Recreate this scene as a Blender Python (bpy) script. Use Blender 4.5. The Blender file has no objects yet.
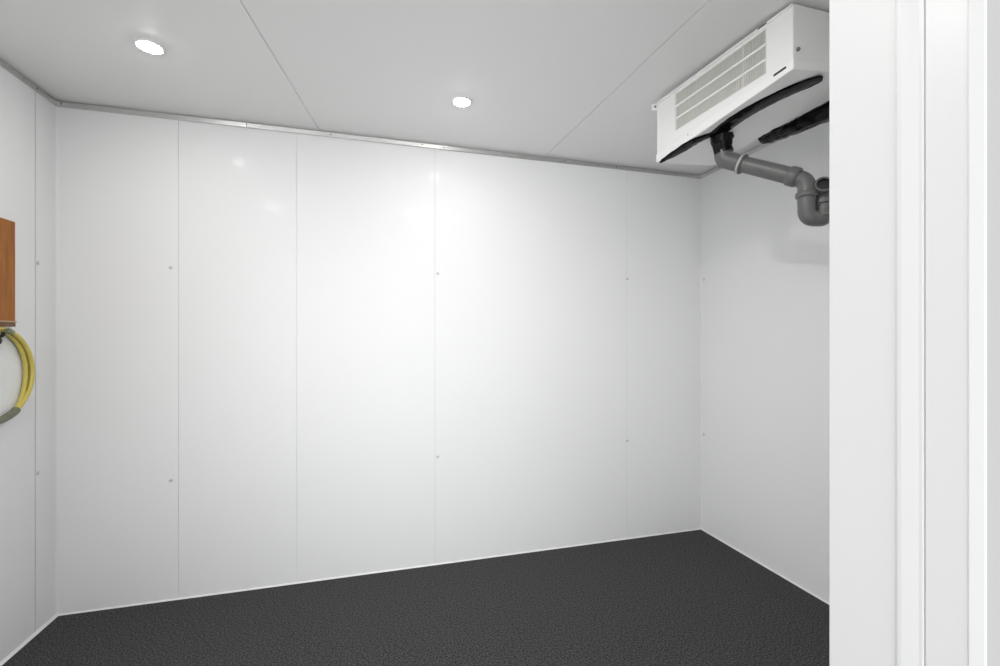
import bpy, bmesh, math, random
from mathutils import Vector, Matrix, noise
random.seed(7)
C = bpy.context.scene.collection
SC = bpy.context.scene

# ------------------------------------------------------------------ dimensions (metres)
XL, XR = -1.372, 2.039          # left / right wall
YF, YB = 0.394, 2.467           # front wall (inside face) / back wall
H = 2.30                        # ceiling
CAMZ = 1.24

# ------------------------------------------------------------------ materials
def mat(name, col, rough=0.5, metal=0.0, spec=0.5, bump=None, emit=None, coat=0.0, var=None):
    m = bpy.data.materials.new(name); m.use_nodes = True
    nt = m.node_tree; b = nt.nodes['Principled BSDF']
    b.inputs['Base Color'].default_value = (*col, 1)
    b.inputs['Roughness'].default_value = rough
    b.inputs['Metallic'].default_value = metal
    b.inputs['Specular IOR Level'].default_value = spec
    b.inputs['Coat Weight'].default_value = coat
    if emit:
        b.inputs['Emission Color'].default_value = (*emit[0], 1)
        b.inputs['Emission Strength'].default_value = emit[1]
    tc = nt.nodes.new('ShaderNodeTexCoord')
    if var:                                   # (scale, colour a, colour b, stretch)
        sc_, ca, cb, st = var
        mp = nt.nodes.new('ShaderNodeMapping'); mp.inputs['Scale'].default_value = st
        nz = nt.nodes.new('ShaderNodeTexNoise'); nz.inputs['Scale'].default_value = sc_
        nz.inputs['Detail'].default_value = 5
        rp = nt.nodes.new('ShaderNodeValToRGB')
        rp.color_ramp.elements[0].position = 0.3; rp.color_ramp.elements[0].color = (*ca, 1)
        rp.color_ramp.elements[1].position = 0.7; rp.color_ramp.elements[1].color = (*cb, 1)
        nt.links.new(tc.outputs['Object'], mp.inputs['Vector'])
        nt.links.new(mp.outputs['Vector'], nz.inputs['Vector'])
        nt.links.new(nz.outputs['Fac'], rp.inputs['Fac'])
        nt.links.new(rp.outputs['Color'], b.inputs['Base Color'])
    if bump:                                  # (scale, strength, distance)
        nz = nt.nodes.new('ShaderNodeTexNoise'); nz.inputs['Scale'].default_value = bump[0]
        nz.inputs['Detail'].default_value = 3
        bp = nt.nodes.new('ShaderNodeBump'); bp.inputs['Strength'].default_value = bump[1]
        bp.inputs['Distance'].default_value = bump[2]
        nt.links.new(tc.outputs['Object'], nz.inputs['Vector'])
        nt.links.new(nz.outputs['Fac'], bp.inputs['Height'])
        nt.links.new(bp.outputs['Normal'], b.inputs['Normal'])
    return m

M = {}
M['wall'] = mat('white_wall_panel', (0.88, 0.885, 0.885), 0.13, spec=0.035, bump=(2.0, 0.05, 0.01))
M['ceil'] = mat('white_ceiling_panel', (0.86, 0.86, 0.855), 0.38)
M['joint'] = mat('panel_joint_filler', (0.74, 0.74, 0.74), 0.6)
M['jointdark'] = mat('dark_panel_joint', (0.22, 0.22, 0.22), 0.7)
M['seal'] = mat('white_sealant', (0.88, 0.88, 0.87), 0.35)
M['alu'] = mat('aluminium_trim', (0.56, 0.56, 0.55), 0.36, metal=1.0, var=(30, (0.50, 0.50, 0.49), (0.60, 0.60, 0.59), (1, 1, 6)))
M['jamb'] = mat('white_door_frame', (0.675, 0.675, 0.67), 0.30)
M['greycase'] = mat('light_grey_casing', (0.40, 0.40, 0.395), 0.45)  # guessed grey, set darker than the jamb to match the outer strip's tone
M['cap'] = mat('grey_screw_cap', (0.60, 0.60, 0.60), 0.45)
M['screw'] = mat('steel_screw', (0.22, 0.22, 0.22), 0.4, metal=0.8)
M['bezel'] = mat('white_lamp_bezel', (0.85, 0.85, 0.84), 0.4)
M['lamp'] = mat('lit_lamp_diffuser', (0.9, 0.9, 0.9), 0.5, emit=((1.0, 0.985, 0.965), 110.0))
M['lampb'] = mat('bright_lamp_diffuser', (0.9, 0.9, 0.9), 0.5, emit=((1.0, 0.985, 0.965), 310.0))
M['lampc'] = mat('brightest_lamp_diffuser', (0.9, 0.9, 0.9), 0.5, emit=((1.0, 0.985, 0.965), 750.0))
M['casing'] = mat('white_enamel_casing', (0.87, 0.87, 0.86), 0.38)
M['tray'] = mat('white_enamel_tray', (0.88, 0.88, 0.87), 0.35)
M['grille'] = mat('offwhite_plastic_grille', (0.66, 0.655, 0.615), 0.45)
M['coil'] = mat('pale_coil_fins', (0.10, 0.098, 0.09), 0.6)  # pale fins coloured dark, so the gaps between slats look shaded
M['dark'] = mat('dark_slot', (0.03, 0.03, 0.03), 0.7)  # dark colour stands in for shade inside the slots and pipe mouth
M['black'] = mat('black_plastic_wrap', (0.005, 0.005, 0.005), 0.13, spec=0.14)
M['pvc'] = mat('grey_drain_plastic', (0.13, 0.13, 0.13), 0.36, spec=0.35, var=(9, (0.12, 0.12, 0.12), (0.145, 0.145, 0.143), (1, 1, 1)))
M['rubber'] = mat('pale_rubber_ring', (0.45, 0.45, 0.44), 0.5)
M['wood'] = mat('brown_varnished_wood', (0.36, 0.135, 0.032), 0.5, spec=0.2, var=(6, (0.30, 0.11, 0.026), (0.43, 0.17, 0.042), (1, 8, 1.2)))
M['woodrail'] = mat('dark_brown_wood', (0.19, 0.085, 0.04), 0.5, var=(8, (0.15, 0.07, 0.034), (0.23, 0.105, 0.055), (1, 8, 1)))
M['woodedge'] = mat('pale_wood_edge', (0.55, 0.36, 0.22), 0.5)
M['hose'] = mat('yellow_hose_rubber', (0.68, 0.56, 0.12), 0.42, var=(14, (0.62, 0.51, 0.10), (0.74, 0.62, 0.15), (1, 1, 1)))
M['hosetape'] = mat('olive_grey_hose_wrap', (0.17, 0.175, 0.12), 0.5)
M['brass'] = mat('tarnished_coupling', (0.30, 0.33, 0.22), 0.4, metal=0.7)
M['blackmetal'] = mat('black_metal_hook', (0.012, 0.013, 0.015), 0.45)

# speckled dark floor
def floor_mat():
    m = bpy.data.materials.new('speckled_black_floor'); m.use_nodes = True
    nt = m.node_tree; b = nt.nodes['Principled BSDF']
    tc = nt.nodes.new('ShaderNodeTexCoord')
    n1 = nt.nodes.new('ShaderNodeTexNoise'); n1.inputs['Scale'].default_value = 150; n1.inputs['Detail'].default_value = 4
    n1.inputs['Roughness'].default_value = 0.7
    r1 = nt.nodes.new('ShaderNodeValToRGB')
    e = r1.color_ramp.elements
    e[0].position = 0.42; e[0].color = (0.012, 0.012, 0.0125, 1)
    e[1].position = 0.62; e[1].color = (0.105, 0.104, 0.104, 1)
    n2 = nt.nodes.new('ShaderNodeTexVoronoi'); n2.inputs['Scale'].default_value = 120
    bp = nt.nodes.new('ShaderNodeBump'); bp.inputs['Strength'].default_value = 0.5; bp.inputs['Distance'].default_value = 0.003
    L = nt.links.new
    L(tc.outputs['Object'], n1.inputs['Vector']); L(tc.outputs['Object'], n2.inputs['Vector'])
    L(n1.outputs['Fac'], r1.inputs['Fac']); L(r1.outputs['Color'], b.inputs['Base Color'])
    L(n1.outputs['Fac'], bp.inputs['Height']); L(bp.outputs['Normal'], b.inputs['Normal'])
    b.inputs['Roughness'].default_value = 0.62
    b.inputs['Specular IOR Level'].default_value = 0.2
    return m
M['floor'] = floor_mat()

# ------------------------------------------------------------------ helpers
def obj(name, bm, m, parent=None, smooth=False, bevel=0.0, bseg=2):
    bmesh.ops.recalc_face_normals(bm, faces=bm.faces)
    me = bpy.data.meshes.new(name); bm.to_mesh(me); bm.free()
    mats = m if isinstance(m, (list, tuple)) else [m]
    for k in mats: me.materials.append(k)
    o = bpy.data.objects.new(name, me); C.objects.link(o)
    if smooth:
        for p in me.polygons: p.use_smooth = True
    if bevel:
        md = o.modifiers.new('bevel', 'BEVEL'); md.width = bevel; md.segments = bseg
        md.limit_method = 'ANGLE'; md.angle_limit = math.radians(40)
    if parent is not None:
        o.parent = parent
    return o

def thing(name, label, cat, loc=(0, 0, 0), group=None):
    o = bpy.data.objects.new(name, None); C.objects.link(o)
    o.location = loc; o.empty_display_size = 0.05
    o['label'] = label; o['category'] = cat
    if group: o['group'] = group
    bpy.context.view_layer.update()
    return o

def under(o, root):                 # parent keeping the world coordinates the mesh was built in
    o.parent = root
    o.matrix_parent_inverse = Matrix.Translation(-root.location)
    return o

def struct(o, label=None):
    o['kind'] = 'structure'
    if label: o['label'] = label
    o['category'] = o.get('category', label_cat(o.name))
    return o

def label_cat(n):
    return n.split('_')[0].split('.')[0]

def hexa(bm, p, mi=0):              # p: 8 points, bottom ring then top ring
    v = [bm.verts.new(q) for q in p]
    for f in ((0, 3, 2, 1), (4, 5, 6, 7), (0, 1, 5, 4), (1, 2, 6, 5), (2, 3, 7, 6), (3, 0, 4, 7)):
        bm.faces.new([v[i] for i in f]).material_index = mi

def box(bm, x0, x1, y0, y1, z0, z1, mi=0):
    hexa(bm, [(x0, y0, z0), (x1, y0, z0), (x1, y1, z0), (x0, y1, z0), (x0, y0, z1), (x1, y0, z1), (x1, y1, z1), (x0, y1, z1)], mi)

def prism(bm, pts, z0, z1, mi=0):   # plan polygon extruded upwards
    a = [bm.verts.new((x, y, z0)) for x, y in pts]; b = [bm.verts.new((x, y, z1)) for x, y in pts]
    n = len(pts)
    bm.faces.new(list(reversed(a))).material_index = mi; bm.faces.new(b).material_index = mi
    for i in range(n):
        bm.faces.new((a[i], a[(i + 1) % n], b[(i + 1) % n], b[i])).material_index = mi

def extrude_between(bm, prof, A, B, ux, uz, mi=0):   # profile (u,w) swept straight from A to B
    A, B, ux, uz = map(Vector, (A, B, ux, uz))
    a = [bm.verts.new(A + ux * u + uz * w) for u, w in prof]
    b = [bm.verts.new(B + ux * u + uz * w) for u, w in prof]
    n = len(prof)
    bm.faces.new(list(reversed(a))).material_index = mi; bm.faces.new(b).material_index = mi
    for i in range(n):
        bm.faces.new((a[i], a[(i + 1) % n], b[(i + 1) % n], b[i])).material_index = mi

def smooth_path(pts, n=8):          # Catmull-Rom through the points
    P = [Vector(p) for p in pts]; out = []
    for i in range(len(P) - 1):
        p0 = P[i - 1] if i else P[0] * 2 - P[1]
        p1, p2 = P[i], P[i + 1]
        p3 = P[i + 2] if i + 2 < len(P) else P[-1] * 2 - P[-2]
        for k in range(n):
            t = k / n
            out.append(0.5 * ((2 * p1) + (p2 - p0) * t + (2 * p0 - 5 * p1 + 4 * p2 - p3) * t * t + (3 * p1 - p0 - 3 * p2 + p3) * t ** 3))
    out.append(P[-1]); return out

def round_path(pts, r, n=8):        # straight runs with rounded corners
    P = [Vector(p) for p in pts]; out = [P[0]]
    for i in range(1, len(P) - 1):
        a, b, c = P[i - 1], P[i], P[i + 1]
        d1 = (a - b); d2 = (c - b)
        k = min(r, d1.length * 0.49, d2.length * 0.49)
        s, e = b + d1.normalized() * k, b + d2.normalized() * k
        for j in range(n + 1):
            t = j / n
            out.append(s * (1 - t) ** 2 + b * 2 * t * (1 - t) + e * t * t)
    out.append(P[-1]); return out

def sweep(bm, path, rad, seg=16, up=None, crumple=0.0, cap=True, hollow=0.0, mi=0, freq=40, fold=2.6):
    """rad(i,t) -> (ru, rv) half-sizes of an elliptical section"""
    n = len(path); rings = []; ref = Vector(up) if up else None
    last = None; dist = 0.0
    for i, p in enumerate(path):
        if i: dist += (p - path[i - 1]).length
        t = (path[min(i + 1, n - 1)] - path[max(i - 1, 0)]).normalized()
        if ref is not None:
            v = (ref - t * ref.dot(t)).normalized()
        else:
            if last is None:
                q = Vector((0, 0, 1)) if abs(t.z) < 0.9 else Vector((1, 0, 0))
                v = (q - t * q.dot(t)).normalized()
            else:
                v = (last - t * last.dot(t)).normalized()
            last = v
        u = t.cross(v)
        ru, rv = rad(i, i / (n - 1))
        ring = []
        for k in range(seg):
            a = 2 * math.pi * k / seg
            off = u * (math.cos(a) * ru) + v * (math.sin(a) * rv)
            q = p + off
            if crumple:
                nn = noise.noise(q * freq) * 0.6 + noise.noise(Vector((math.cos(a) * fold, math.sin(a) * fold, dist * 9 + p.z * 3))) + 0.9 * abs(noise.noise(Vector((math.cos(a) * fold * 2, math.sin(a) * fold * 2, dist * 34)))) - 0.3
                q = q + off.normalized() * crumple * nn
            ring.append(bm.verts.new(q))
        rings.append(ring)
    for i in range(n - 1):
        for k in range(seg):
            bm.faces.new((rings[i][k], rings[i][(k + 1) % seg], rings[i + 1][(k + 1) % seg], rings[i + 1][k])).material_index = mi
    if cap:
        bm.faces.new(list(reversed(rings[0]))).material_index = mi
        bm.faces.new(rings[-1]).material_index = mi
    return rings

def tube(name, path, r, m, root=None, seg=18, **k):
    bm = bmesh.new(); f = r if callable(r) else (lambda i, t: (r, r))
    sweep(bm, path, f, seg, **k)
    o = obj(name, bm, m, None, smooth=True)
    md = o.modifiers.new('edges', 'EDGE_SPLIT'); md.split_angle = math.radians(50)
    return under(o, root) if root else o

def disc_at(bm, c, nrm, r, h, seg=16, dome=0.0, mi=0):
    """a low round button at c, standing h along nrm"""
    c, nrm = Vector(c), Vector(nrm).normalized()
    q = Vector((0, 0, 1)) if abs(nrm.z) < 0.9 else Vector((1, 0, 0))
    u = nrm.cross(q).normalized(); v = nrm.cross(u)
    prof = [(r, 0.0), (r, h * 0.6), (r * 0.8, h), (r * 0.35, h + dome)]
    rings = [[bm.verts.new(c + (u * math.cos(2 * math.pi * k / seg) + v * math.sin(2 * math.pi * k / seg)) * rr + nrm * hh) for k in range(seg)] for rr, hh in prof]
    for a, b in zip(rings, rings[1:]):
        for k in range(seg):
            bm.faces.new((a[k], a[(k + 1) % seg], b[(k + 1) % seg], b[k])).material_index = mi
    bm.faces.new(rings[-1]).material_index = mi
    bm.faces.new(list(reversed(rings[0]))).material_index = mi

# ------------------------------------------------------------------ room shell
T = 0.10
bm = bmesh.new(); box(bm, XL - T, XR + T, 0.10, YB + T, -0.06, 0.0)
struct(obj('floor', bm, M['floor']), 'black speckled non-slip floor')

def panel_wall(name, axis, fixed, sign, cuts, lo, hi, gaps, jm):
    """wall of tall panels; axis 'x' -> wall along x at y=fixed; the visible face looks along sign"""
    bm = bmesh.new()
    def add(u0, u1, d0, d1, z0, z1, mi):
        a, b = sorted((fixed - sign * d0, fixed - sign * d1))
        if axis == 'x': box(bm, u0, u1, a, b, z0, z1, mi)
        else: box(bm, a, b, u0, u1, z0, z1, mi)
    add(lo, hi, 0.003, T, 0, H, 1)
    edges = [lo] + list(cuts) + [hi]
    g = [0] + list(gaps) + [0]
    for i in range(len(edges) - 1):
        add(edges[i] + g[i] / 2, edges[i + 1] - g[i + 1] / 2, 0.0, 0.0035, 0, H, 0)
    o = obj(name, bm, [M['wall'], jm], bevel=0.0005, bseg=1)
    return o

wb = struct(panel_wall('wall_back', 'x', YB, -1, [-0.900, -0.382, 0.315, 1.496], XL - T, XR + T, [0.0012, 0.0009, 0.0022, 0.0011], M['joint']), 'white glossy panelled back wall')
wl = struct(panel_wall('wall_left', 'y', XL, 1, [1.14, 2.338], 0.10, YB, [0.004, 0.005], M['jointdark']), 'white panelled left wall')
wr = struct(panel_wall('wall_right', 'y', XR, -1, [1.20], 0.10, YB, [0.003], M['joint']), 'white panelled right wall below the cooler')

# screw caps beside the panel joints
def caps(wall, pts, nrm):
    first = None
    for p in pts:
        if first is None:
            bm = bmesh.new(); disc_at(bm, (0, 0, 0), nrm, 0.0075, 0.003, 14, 0.001)
            o = obj('screw_cap', bm, M['cap'], wall, smooth=True); first = o
            o['label'] = 'small grey screw cap'
        else:
            o = first.copy(); C.objects.link(o); o.parent = wall
        o.location = p
caps(wb, [(-0.932, YB, 1.572), (-0.932, YB, 0.567), (0.330, YB, 1.593), (0.330, YB, 0.589), (1.500, YB, 1.604), (1.500, YB, 0.606)], (0, -1, 0))
caps(wl, [(XL, 2.350, 1.556), (XL, 2.350, 0.671)], (1, 0, 0))
caps(wr, [(XR, 2.440, 1.615), (XR, 2.440, 0.62)], (-1, 0, 0))

# ceiling: three insulated panels
bm = bmesh.new()
def sx_left(y): return -0.274 + 0.1517 * (y - YB)
def sx_right(y): return 0.954 - 0.0445 * (y - YB)
y0, y1, g = 0.10, YB + T, 0.0014
prism(bm, [(XL - T, y0), (sx_left(y0) - g, y0), (sx_left(y1) - g, y1), (XL - T, y1)], H, H + 0.004)
prism(bm, [(sx_left(y0) + g, y0), (sx_right(y0) - g, y0), (sx_right(y1) - g, y1), (sx_left(y1) + g, y1)], H, H + 0.004)
prism(bm, [(sx_right(y0) + g, y0), (XR + T, y0), (XR + T, y1), (sx_right(y1) + g, y1)], H, H + 0.004)
box(bm, XL - T, XR + T, y0, y1, H + 0.0035, H + T, 1)
struct(obj('ceiling', bm, [M['ceil'], M['joint']], bevel=0.0012, bseg=1), 'white ceiling of three jointed panels')

# front wall with the doorway the camera stands in
DX0, DX1, DZ = -1.22, 0.50, 2.05  # opening widened on the unseen left side to let in more light
YO = 0.268
bm = bmesh.new()
box(bm, XL - T, DX0 - 0.02, YO, YF, 0, H); box(bm, DX1 + 0.02, XR + T, YO, YF, 0, H)
box(bm, DX0 - 0.02, DX1 + 0.02, YO, YF, DZ + 0.02, H)
struct(obj('wall_front', bm, M['wall']), 'white wall around the doorway')

def jamb_profile(x, s):             # s=+1: jamb on the right, material lies towards +x
    p = [(0.0, YF + 0.001), (0.0, 0.3275), (-0.0022, 0.3240), (-0.0022, 0.3205), (-0.0012, 0.3140), (0.0, 0.3070), (0.0, 0.3036),
         (0.0022, 0.3032), (0.0022, 0.3022), (0.0, 0.3018), (0.0, 0.2705), (-0.001, 0.2690), (0.0012, 0.2590), (0.0036, 0.2590), (0.0036, YO - 0.0005), (0.022, YO - 0.0005), (0.022, YF + 0.001)]
    return [(x + s * a, b) for a, b in p]
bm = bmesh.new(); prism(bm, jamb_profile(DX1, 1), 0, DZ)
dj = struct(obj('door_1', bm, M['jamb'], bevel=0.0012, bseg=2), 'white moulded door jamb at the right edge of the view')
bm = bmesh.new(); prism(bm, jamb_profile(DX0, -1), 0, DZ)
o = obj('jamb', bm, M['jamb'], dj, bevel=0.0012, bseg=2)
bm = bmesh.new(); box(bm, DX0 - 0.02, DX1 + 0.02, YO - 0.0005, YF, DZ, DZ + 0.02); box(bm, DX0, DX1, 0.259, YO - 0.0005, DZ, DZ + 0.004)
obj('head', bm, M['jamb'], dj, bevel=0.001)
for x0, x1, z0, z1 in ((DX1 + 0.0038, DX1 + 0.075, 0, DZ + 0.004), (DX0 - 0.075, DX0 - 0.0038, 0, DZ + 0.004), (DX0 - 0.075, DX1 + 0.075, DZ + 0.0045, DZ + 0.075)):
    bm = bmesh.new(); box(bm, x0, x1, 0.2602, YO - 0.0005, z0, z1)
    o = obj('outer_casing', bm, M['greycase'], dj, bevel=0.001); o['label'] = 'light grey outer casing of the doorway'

# aluminium angle round the top of the walls: leans a little into the room
prof = [(0.0, 0.0), (0.0025, -0.0005), (0.0045, 0.0025), (0.0075, 0.021), (0.0075, 0.023), (0.0, 0.023)]
ZT = H - 0.0265
def trim(name, A, B, inward, label, joints=()):
    bm = bmesh.new()
    A, B = Vector(A), Vector(B); d = (B - A)
    ts = [0.0] + list(joints) + [1.0]
    for i in range(len(ts) - 1):
        a = A + d * ts[i] + d.normalized() * (0.0015 if i else 0)
        b = A + d * ts[i + 1] - d.normalized() * (0.0015 if i < len(ts) - 2 else 0)
        extrude_between(bm, prof, a, b, inward, (0, 0, 1))
    return struct(obj(name, bm, M['alu']), label)
tb = trim('trim_1', (XL, YB, ZT), (XR, YB, ZT), (0, -1, 0), 'thin aluminium angle along the top of the back wall', (0.224, 0.325, 0.72))
tl = trim('trim_2', (XL, YF, ZT), (XL, YB, ZT), (1, 0, 0), 'thin aluminium angle along the top of the left wall', (0.90,))
tr = trim('trim_3', (XR, YF, ZT), (XR, YB, ZT), (-1, 0, 0), 'thin aluminium angle along the top of the right wall', (0.5,))
def trim_screws(root, pts, nrm):
    first = None
    for p in pts:
        if first is None:
            bm = bmesh.new(); disc_at(bm, (0, 0, 0), nrm, 0.0042, 0.002, 10, 0.0005)
            o = obj('screw', bm, M['screw'], root, smooth=True); first = o
        else:
            o = first.copy(); C.objects.link(o); o.parent = root
        o.location = p
zs = ZT + 0.012
trim_screws(tb, [(x, YB - 0.0068, zs) for x in (-1.352, -0.22, 0.245, 0.362, 1.42)], (0, -1, -0.17))
trim_screws(tl, [(XL + 0.0068, y, zs) for y in (2.335, 1.6)], (1, 0, -0.17))
trim_screws(tr, [(XR - 0.0068, y, zs) for y in (2.30, 1.4)], (-1, 0, -0.17))

# vertical cove beads in the corners and sealant bead along the floor
def cove(name, cx, cy, sx, sy, r=0.009):
    pts = [(cx, cy), (cx + sx * r, cy)]
    for k in range(1, 6):
        a = math.pi / 2 * k / 6
        pts.append((cx + sx * r * (1 - math.sin(a)), cy + sy * r * (1 - math.cos(a))))
    pts.append((cx, cy + sy * r))
    bm = bmesh.new(); prism(bm, pts, 0, ZT)
    return struct(obj(name, bm, M['seal']), 'white sealant cove in the wall corner')
cove('trim_4', XL, YB, 1, -1); cove('trim_5', XR, YB, -1, -1)
sp = [(0, 0), (0.010, 0), (0.009, 0.002), (0.005, 0.0045), (0.002, 0.008), (0.0, 0.010)]
def floor_bead(name, A, B, inward, k=1.0):
    bm = bmesh.new(); extrude_between(bm, [(a * k, b * k) for a, b in sp], A, B, inward, (0, 0, 1))
    return struct(obj(name, bm, M['seal']), 'white sealant bead where wall meets floor')
floor_bead('baseboard_back', (XL, YB, 0), (XR, YB, 0), (0, -1, 0), 0.6)
floor_bead('baseboard_left', (XL, YF, 0), (XL, YB, 0), (1, 0, 0))
floor_bead('baseboard_right', (XR, YF, 0), (XR, YB, 0), (-1, 0, 0), 0.7)

# ------------------------------------------------------------------ downlights
def ring_lathe(bm, prof, seg=40):
    rings = [[bm.verts.new((r * math.cos(2 * math.pi * k / seg), r * math.sin(2 * math.pi * k / seg), z)) for k in range(seg)] for r, z in prof]
    for a, b in zip(rings, rings[1:]):
        for k in range(seg): bm.faces.new((a[k], a[(k + 1) % seg], b[(k + 1) % seg], b[k]))
    return rings
bm = bmesh.new(); ring_lathe(bm, [(0.047, 0.0), (0.047, -0.003), (0.043, -0.006), (0.036, -0.006), (0.0345, -0.003), (0.0345, 0.0)])
bez_me = obj('bezel', bm, M['bezel'], smooth=True)
bm = bmesh.new(); r_ = ring_lathe(bm, [(0.0345, -0.002), (0.033, -0.007), (0.026, -0.0095), (0.014, -0.011), (0.004, -0.0115)]); bm.faces.new(r_[-1])
dif_me = obj('diffuser', bm, M['lamp'], smooth=True)
dif_hi = dif_me.data.copy(); dif_hi.materials[0] = M['lampb']
dif_top = dif_me.data.copy(); dif_top.materials[0] = M['lampc']
lamps = [(-0.789, 1.914, 'lit round ceiling downlight on the left, near the left panel joint', 1.0),
         (0.374, 1.986, 'lit round ceiling downlight in the middle ceiling panel', 1.0),
         (-0.79, 0.95, 'lit round ceiling downlight on the doorway side, nearest the left wall', 2.0),
         (0.374, 0.95, 'lit round ceiling downlight on the doorway side, in the middle panel', 2.0)]
for i, (x, y, lab, k) in enumerate(lamps):
    t = thing('downlight', lab, 'ceiling light', (x, y, H), 'downlights in the ceiling')
    a = bez_me if i == 0 else bez_me.copy(); d = dif_me if i == 0 else dif_me.copy()
    if i:
        C.objects.link(a); C.objects.link(d)
    if k > 1: d.data = dif_hi if x < 0 else dif_top
    a.parent = t; d.parent = t

# ------------------------------------------------------------------ ceiling evaporator (unit cooler)
Z = lambda v: CAMZ + v
Kt = {(0, 0): (1.266, 1.118, Z(1.050)), (1, 0): (1.201, 1.733, Z(1.038)), (0, 1): (1.561, 1.118, Z(1.050)), (1, 1): (1.496, 1.733, Z(1.038))}
Kb = {(0, 0): (1.266, 1.118, Z(0.843)), (1, 0): (1.201, 1.733, Z(0.774)), (0, 1): (1.561, 1.118, Z(0.874)), (1, 1): (1.496, 1.733, Z(0.791))}
def P(a, b, c):                     # along the unit (0 near, 1 far), front to back, bottom to top
    def bl(K):
        return (Vector(K[(0, 0)]) * (1 - a) * (1 - b) + Vector(K[(1, 0)]) * a * (1 - b) + Vector(K[(0, 1)]) * (1 - a) * b + Vector(K[(1, 1)]) * a * b)
    return bl(Kb) * (1 - c) + bl(Kt) * c
def lerp(a, b, t): return a + (b - a) * t
def CB(a): return lerp(0.195, 0.335, a)      # level lower edge of the grille opening above the sloping tray
GA0, GA1, GC1 = 0.150, 0.820, 0.935
def hx(bm, a0, a1, b0, b1, c0, c1, mi=0):
    f = (lambda v: v if callable(v) else (lambda a: v))
    c0, c1 = f(c0), f(c1)
    hexa(bm, [P(a0, b0, c0(a0)), P(a1, b0, c0(a1)), P(a1, b1, c0(a1)), P(a0, b1, c0(a0)),
              P(a0, b0, c1(a0)), P(a1, b0, c1(a1)), P(a1, b1, c1(a1)), P(a0, b1, c1(a0))], mi)

cool = thing('unit_cooler', 'white ceiling-hung evaporator cooler with slatted grille, above the grey drain pipe', 'cooler', tuple(P(0.5, 0.5, 1)))
# casing: box whose front has a recessed grille opening
bm = bmesh.new()
c0_ = 0.12
o8 = {}
for a in (0, 1):
    for b in (0, 1):
        for c in (0, 1): o8[a, b, c] = bm.verts.new(P(a, b, c if c else c0_))
fr = {}
for a in (0, 1):
    for c in (0, 1):
        aa = GA1 if a else GA0; cc = GC1 if c else CB(aa)
        fr[a, c, 0] = bm.verts.new(P(aa, 0.0, cc)); fr[a, c, 1] = bm.verts.new(P(aa, 0.14, cc))
F = lambda *v: bm.faces.new(v)
F(o8[0, 0, 0], o8[0, 1, 0], o8[0, 1, 1], o8[0, 0, 1]); F(o8[1, 0, 0], o8[1, 0, 1], o8[1, 1, 1], o8[1, 1, 0])
F(o8[0, 1, 0], o8[1, 1, 0], o8[1, 1, 1], o8[0, 1, 1]); F(o8[0, 0, 1], o8[0, 1, 1], o8[1, 1, 1], o8[1, 0, 1])
F(o8[0, 0, 0], o8[1, 0, 0], o8[1, 1, 0], o8[0, 1, 0])
F(o8[0, 0, 0], o8[0, 0, 1], fr[0, 1, 0], fr[0, 0, 0]); F(o8[1, 0, 1], o8[1, 0, 0], fr[1, 0, 0], fr[1, 1, 0])
F(o8[0, 0, 1], o8[1, 0, 1], fr[1, 1, 0], fr[0, 1, 0]); F(o8[1, 0, 0], o8[0, 0, 0], fr[0, 0, 0], fr[1, 0, 0])
F(fr[0, 0, 0], fr[0, 1, 0], fr[0, 1, 1], fr[0, 0, 1]); F(fr[1, 1, 0], fr[1, 0, 0], fr[1, 0, 1], fr[1, 1, 1])
F(fr[0, 1, 0], fr[1, 1, 0], fr[1, 1, 1], fr[0, 1, 1]); F(fr[1, 0, 0], fr[0, 0, 0], fr[0, 0, 1], fr[1, 0, 1])
F(fr[0, 0, 1], fr[0, 1, 1], fr[1, 1, 1], fr[1, 0, 1])
under(obj('casing', bm, M['casing'], bevel=0.003), cool)
# top flange proud of the front, with the fine shadow line under it
bm = bmesh.new(); hx(bm, -0.004, 1.004, -0.018, 1.0, 0.975, 1.005)
under(obj('top_flange', bm, M['casing'], bevel=0.001), cool)
# coil behind the grille
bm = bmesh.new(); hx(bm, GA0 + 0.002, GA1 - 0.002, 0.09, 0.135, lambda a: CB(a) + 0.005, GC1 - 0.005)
co = under(obj('coil', bm, M['coil']), cool); co['label'] = 'pale fins behind the grille, coloured dark as if in shade'
# grille: three rows of fine upright slats between level bars
bm = bmesh.new()
def crow(a, k): return lerp(CB(a), GC1, k)
for k0, k1 in ((0.0, 0.03), (0.305, 0.355), (0.635, 0.685), (0.975, 1.0)):
    hx(bm, GA0, GA1, 0.0, 0.05, lambda a, k=k0: crow(a, k), lambda a, k=k1: crow(a, k))
N = 58
for i in range(N):
    a = lerp(GA0, GA1, (i + 0.5) / N); w = (GA1 - GA0) / N * 0.23
    if i in (0, 12): w *= 2.0
    hx(bm, a - w, a + w, 0.012, 0.05, lambda q: crow(q, 0.0), lambda q: crow(q, 1.0), 1)
gr = under(obj('grille', bm, [M['casing'], M['grille']]), cool); gr['label'] = 'off-white slatted air grille in three rows'
# drip tray under the casing, sloping to the drain
bm = bmesh.new()
hx(bm, -0.008, 1.002, -0.014, 1.0, 0.0, lambda a: 0.165 - 0.02 * a)
under(obj('drip_tray', bm, M['tray'], bevel=0.004), cool)
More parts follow.
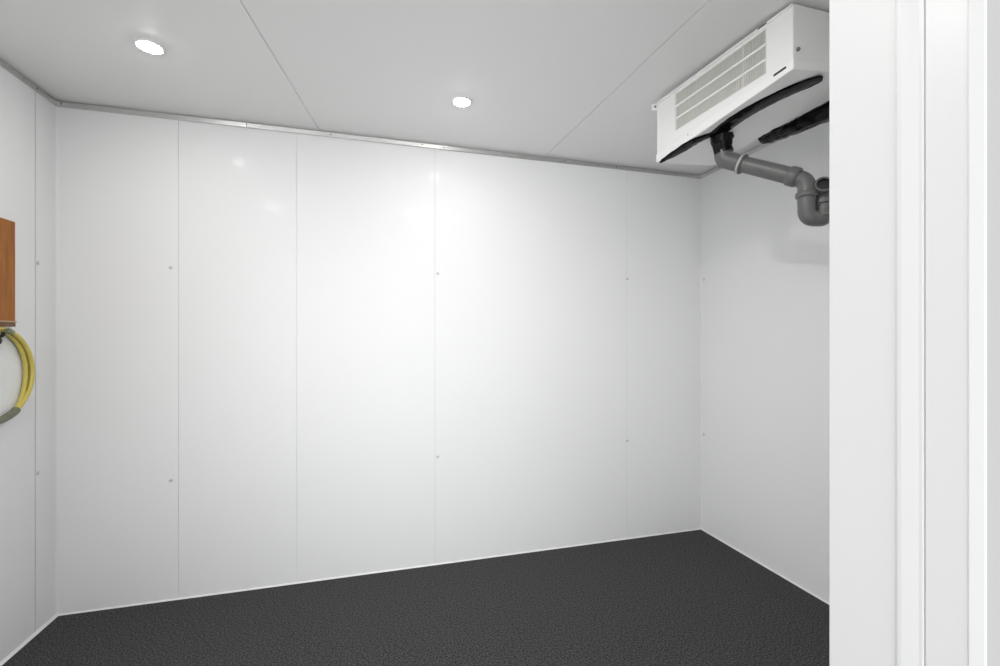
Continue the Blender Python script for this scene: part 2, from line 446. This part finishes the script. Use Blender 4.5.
# slots, drawn as dark bars in place of shaded recesses, and screws
def slot(a0, a1, b, c0, c1):
    bm = bmesh.new(); hx(bm, a0, a1, b, b + 0.012, c0, c1); s = under(obj('slot', bm, M['dark']), cool); s['label'] = 'narrow slot, its shade drawn as a dark bar'
slot(0.030, 0.098, -0.0185, lambda a: 0.085, lambda a: 0.118)
slot(0.138, 0.190, -0.0205, lambda a: 0.980, lambda a: 0.998)
bm = bmesh.new(); disc_at(bm, P(0.0, 0.065, 0.32), (0, -1, 0), 0.0065, 0.006, 12, 0.002)
k_ = under(obj('knob', bm, M['screw'], smooth=True), cool); k_['label'] = 'small round steel stud'
bm = bmesh.new(); disc_at(bm, P(0.700, -0.014, 0.11), (-1, 0, 0), 0.004, 0.002, 10)
under(obj('screw', bm, M['cap'], smooth=True), cool)
# hanging bracket tab at the far top corner
bm = bmesh.new()
p = P(1.0, 0.0, 0.93)
box(bm, p.x - 0.022, p.x + 0.012, p.y - 0.004, p.y + 0.012, p.z - 0.014, p.z + 0.012)
disc_at(bm, (p.x - 0.012, p.y - 0.004, p.z), (0, -1, 0), 0.0055, 0.003, 12, mi=1)
under(obj('bracket', bm, [M['casing'], M['screw']], bevel=0.001), cool)
# two ceiling hangers carry the unit
for a in (0.12, 0.88):
    q = P(a, 0.5, 1.0); bm = bmesh.new(); box(bm, q.x - 0.12, q.x + 0.12, q.y - 0.015, q.y + 0.015, q.z - 0.002, H)
    under(obj('hanger', bm, M['casing']), cool)

# black tape along the underside
def on_tray(a, b, drop=0.003):
    q = P(a, b, 0.0); q.z -= drop; return q
path = smooth_path([on_tray(a, b) for a, b in ((0.050, 0.540), (0.080, 0.445), (0.16, 0.325), (0.30, 0.225), (0.44, 0.195), (0.55, 0.225), (0.60, 0.26))], 10)
o = tube('black_tape', path, lambda i, t: (0.008 + 0.027 * min(1, t * 9) ** 0.5, 0.005 + 0.003 * t), M['black'], cool, seg=32, up=(0, 0, 1), crumple=0.0026)
o['label'] = 'black wrinkled tape strip along the near underside'
path = smooth_path([on_tray(a, b) for a, b in ((0.57, 0.22), (0.66, 0.10), (0.72, 0.06), (0.80, 0.055), (0.90, 0.03), (0.975, 0.01))], 10)
o = tube('black_tape', path, lambda i, t: ((0.006 + 0.022 * math.sin(math.pi * min(1, 0.15 + t * 0.85)) ** 1.0) * (1 if t < .95 else .6), 0.006), M['black'], cool, seg=32, up=(0, 0, 1), crumple=0.003)
o['label'] = 'black tape strip along the front lip at the far end'

# ------------------------------------------------------------------ drain pipe: wrapped outlet, elbow, sloping run, trap
D0 = P(0.605, 0.345, 0.0)
dr = thing('drain_pipe', 'grey plastic drain pipe with a trap, falling from under the white cooler', 'pipe', tuple(D0))
EL = Vector((D0.x + 0.010, D0.y, Z(0.712)))
TP = Vector((1.484, 1.270, Z(0.572)))
path = [D0 + Vector((0, 0, -0.008)), D0 + Vector((0, 0, -0.022)), D0 + Vector((0.002, 0, -0.035)), D0 + Vector((0.003, 0, -0.05)),
        Vector((EL.x - 0.004, EL.y, Z(0.748))), Vector((EL.x - 0.003, EL.y, Z(0.742))), Vector((EL.x - 0.002, EL.y, Z(0.736)))]
path = smooth_path(path, 5)
o = tube('outlet_wrap', path, lambda i, t: ((lerp(0.043, 0.0345, min(1, t * 2.0)),) * 2), M['black'], dr, seg=40, crumple=0.0042, freq=45)
o['label'] = 'crumpled black plastic wrap round the drain outlet'
d = (TP - EL).normalized()
R = 0.0300
pth = round_path([Vector((EL.x - 0.002, EL.y, Z(0.744))), EL, EL + d * 0.075], 0.045, 10)
o = tube('elbow', pth, R + 0.003, M['pvc'], dr, seg=24)
ca = EL + d * 0.062
o = tube('collar', [ca, ca + d * 0.004, ca + d * 0.016, ca + d * 0.020], lambda i, t: ((R + 0.008,) * 2) if 0 < i < 3 else ((R + 0.005,) * 2), M['pvc'], dr, seg=28)
o2 = under(tube('seal_ring', [ca + d * 0.0065, ca + d * 0.0135], R + 0.0092, M['rubber']), dr); o2['label'] = 'pale rubber seal ring'
tube('pipe_run', [ca, TP - d * 0.03], R, M['pvc'], dr, seg=24)
# socket and top bend of the trap
BX = Vector((TP.x + 0.011, TP.y - 0.006, 0))
top = Vector((BX.x, BX.y, TP.z - 0.010))
so = TP - d * 0.050
tube('socket', [so, so + d * 0.004, so + d * 0.030, so + d * 0.034], lambda i, t: ((R + 0.005,) * 2) if 0 < i < 3 else ((R + 0.002,) * 2), M['pvc'], dr, seg=24)
tube('elbow', round_path([TP - d * 0.030, top, Vector((BX.x, BX.y, top.z - 0.075))], 0.05, 12), R - 0.001, M['pvc'], dr, seg=24)
zc = top.z - 0.048
tube('collar', [Vector((BX.x, BX.y, zc + dz)) for dz in (0.010, 0.007, -0.007, -0.010)], lambda i, t: ((R + 0.0055,) * 2) if 0 < i < 3 else ((R + 0.002,) * 2), M['pvc'], dr, seg=28)
# U bend
w = Vector((0.964, -0.267, 0)) * 0.063
zb = Z(0.430)
A_ = Vector((BX.x, BX.y, zc)); B_ = Vector((BX.x, BX.y, zb)); C_ = B_ + w; D_ = Vector((C_.x, C_.y, Z(0.462)))
tube('trap_bend', round_path([A_, B_, C_, D_], 0.037, 12), R - 0.0015, M['pvc'], dr, seg=24)
for z_ in (0.444, 0.490):
    tube('collar', [Vector((C_.x, C_.y, Z(z_) + q)) for q in (-0.010, -0.008, 0.008, 0.010)], lambda i, t: ((R + 0.007,) * 2) if 0 < i < 3 else ((R + 0.004,) * 2), M['pvc'], dr, seg=28)
tube('riser', [Vector((C_.x, C_.y, Z(0.455))), Vector((C_.x, C_.y, Z(0.548)))], R, M['pvc'], dr, seg=24)
# open inspection socket on top of the riser, facing the doorway
o0 = Vector((C_.x - 0.014, C_.y + 0.004, Z(0.531))); dirn = Vector((-0.60, -0.76, 0.17)).normalized()
bm = bmesh.new()
path = [o0 + dirn * q for q in (-0.030, 0.0, 0.030, 0.032, 0.046, 0.048)]
rad = [R * 0.8, R * 0.8, R * 0.8, R * 0.8 + 0.004, R * 0.8 + 0.004, R * 0.8 + 0.003]
rg = sweep(bm, path, lambda i, t: (rad[i],) * 2, 24, cap=False)
inner = sweep(bm, [o0 + dirn * q for q in (0.034, 0.048)], lambda i, t: (R * 0.8 - 0.003,) * 2, 24, cap=False)[::-1]
for k in range(24): bm.faces.new((rg[-1][k], rg[-1][(k + 1) % 24], inner[0][(k + 1) % 24], inner[0][k]))
bm.faces.new(inner[1]).material_index = 1; bm.faces.new(rg[0])
for f in bm.faces:
    if all(v in inner[0] or v in inner[1] for v in f.verts): f.material_index = 1  # inner wall and end coloured dark in place of deep shade
s_ = under(obj('inspection_socket', bm, [M['pvc'], M['dark']]), dr); s_['label'] = 'open pipe socket, its mouth coloured dark for the shade inside'
# outlet to the right wall
tube('outlet', [Vector((C_.x + 0.022, C_.y - 0.002, Z(0.530))), Vector((XR - 0.002, C_.y - 0.02, Z(0.515)))], R, M['pvc'], dr, seg=24)

# ------------------------------------------------------------------ black wrapped bundle behind the cooler
path = smooth_path([(1.598, 1.552, Z(0.842)), (1.602, 1.50, Z(0.840)), (1.608, 1.42, Z(0.839)), (1.618, 1.30, Z(0.841)), (1.63, 1.15, Z(0.846)), (1.64, 1.0, Z(0.85)), (1.66, 0.86, Z(0.95)), (1.67, 0.83, H - 0.002)], 10)
o = tube('pipe_bundle', path, lambda i, t: (lerp(0.026, 0.046, min(1, t * 1.8)), lerp(0.016, 0.036, min(1, t * 1.8))), M['black'], None, seg=40, crumple=0.006, freq=38)
o['label'] = 'black plastic-wrapped pipe bundle running behind the back edge of the cooler'; o['category'] = 'pipe bundle'

# ------------------------------------------------------------------ brown board on the left wall
BY0, BY1 = 1.88, 2.196
bd = thing('wall_board', 'brown varnished wooden board fixed to the left wall above the yellow hose', 'board', (XL, (BY0 + BY1) / 2, Z(0.063)))
bm = bmesh.new(); box(bm, XL, XL + 0.020, BY0, BY1, Z(0.066), Z(0.452))
under(obj('panel', bm, M['wood'], bevel=0.002), bd)
bm = bmesh.new(); box(bm, XL, XL + 0.024, BY0, BY1 + 0.001, Z(0.061), Z(0.066))
o = under(obj('edge_strip', bm, M['woodedge'], bevel=0.001), bd); o['label'] = 'pale strip along the lower edge'
bm = bmesh.new(); box(bm, XL, XL + 0.021, BY0, BY1, Z(0.044), Z(0.061))
o = under(obj('lower_rail', bm, M['woodrail'], bevel=0.001), bd); o['label'] = 'darker brown bottom rail'

# hook below the board
hk = thing('hose_hook', 'black metal hook under the brown board, holding the yellow hose', 'hook', (XL, 2.10, Z(0.0)))
bm = bmesh.new(); box(bm, XL, XL + 0.004, 2.075, 2.125, Z(-0.045), Z(0.012)); under(obj('back_plate', bm, M['blackmetal'], bevel=0.001), hk)
tube('arm', smooth_path([(XL + 0.003, 2.10, Z(0.008)), (XL + 0.030, 2.10, Z(0.006)), (XL + 0.041, 2.10, Z(0.010)), (XL + 0.044, 2.10, Z(0.022))], 6), 0.006, M['blackmetal'], hk)
bm = bmesh.new(); disc_at(bm, (XL + 0.004, 2.112, Z(-0.010)), (1, 0, 0), 0.017, 0.020, 20, 0.002); under(obj('knob', bm, M['blackmetal'], smooth=True), hk)

# coiled hose: several turns hanging in a loose loop
hs = thing('hose', 'coiled yellow hose hanging on the left wall under the brown board', 'hose', (XL, 2.10, Z(0.03)))
HC = (2.105, -0.137)               # loop centre (y, height above the eye)
def turn(ymax, rz, x, a0=0.0, a1=360.0, n=56):
    out = []
    for k in range(n + 1):
        a = math.radians(lerp(a0, a1, k / n))
        g = max(0.0, -math.cos(a) - 0.25) / 0.75; g = g * g * (3 - 2 * g)      # the turns gather at the bottom
        ry = lerp(ymax - HC[0], 0.180, g * 0.94); rr = lerp(rz, 0.172, g * 0.94); xx = lerp(x, 0.018, g * 0.8)
        out.append(Vector((XL + xx, HC[0] + ry * math.sin(a), Z(HC[1]) + rr * math.cos(a))))
    return out
turns = [turn(2.287, 0.177, 0.010), turn(2.278, 0.172, 0.026), turn(2.266, 0.169, 0.011)]
path = []
for i, tn in enumerate(turns):
    path += tn[:-1] if i < len(turns) - 1 else tn
for _ in range(2):
    path = [path[0]] + [(path[i - 1] + path[i] * 2 + path[i + 1]) / 4 for i in range(1, len(path) - 1)] + [path[-1]]
tube('hose_coil', path, 0.0074, M['hose'], hs, seg=12)
wr_path = turn(2.280, 0.172, 0.018, 146, 215, 24)
o = tube('tape_wrap', wr_path, lambda i, t: (0.0135, 0.0135), M['hosetape'], hs, seg=18, crumple=0.0015)
o['label'] = 'olive-grey wrap binding the bottom of the coil'
cp = [Vector((XL + 0.040, 2.118, Z(0.028))), Vector((XL + 0.040, 2.150, Z(0.022)))]
o = tube('coupling', [lerp(cp[0], cp[1], q) for q in (0, .3, .31, .6, .61, 1)], lambda i, t: ((0.011,) * 2) if i in (2, 3) else ((0.008,) * 2), M['brass'], hs, seg=12)
o['label'] = 'tarnished metal hose coupling'

# ------------------------------------------------------------------ light through the doorway, camera
W = bpy.data.worlds.new('World'); SC.world = W; W.use_nodes = True
nt = W.node_tree; bg = nt.nodes['Background']
# overcast yard outside the doorway: brightest towards the open side behind the viewer's left shoulder
tc = nt.nodes.new('ShaderNodeTexCoord'); dp = nt.nodes.new('ShaderNodeVectorMath'); dp.operation = 'DOT_PRODUCT'
dp.inputs[1].default_value = Vector((-0.48, -0.87, 0.02)).normalized()
mr = nt.nodes.new('ShaderNodeMapRange'); mr.interpolation_type = 'SMOOTHSTEP'
mr.inputs['From Min'].default_value = 0.62; mr.inputs['From Max'].default_value = 1.0
mr.inputs['To Min'].default_value = 0.62; mr.inputs['To Max'].default_value = 3.15
nt.links.new(tc.outputs['Generated'], dp.inputs[0]); nt.links.new(dp.outputs['Value'], mr.inputs['Value'])
nt.links.new(mr.outputs['Result'], bg.inputs['Strength'])
bg.inputs['Color'].default_value = (0.98, 0.99, 1.0, 1)

cam = bpy.data.cameras.new('camera'); co_ = bpy.data.objects.new('camera', cam); C.objects.link(co_)
cam.sensor_width = 36; cam.lens = 16.2; cam.shift_y = 0.005; cam.clip_start = 0.02
co_.location = (0, 0, CAMZ); co_.rotation_euler = (math.radians(90), 0, math.radians(-15.5))
SC.camera = co_
SC.view_settings.view_transform = 'Standard'; SC.view_settings.look = 'None'
SC.view_settings.gamma = 1; SC.view_settings.use_curve_mapping = False
SC.view_settings.exposure = 0.3
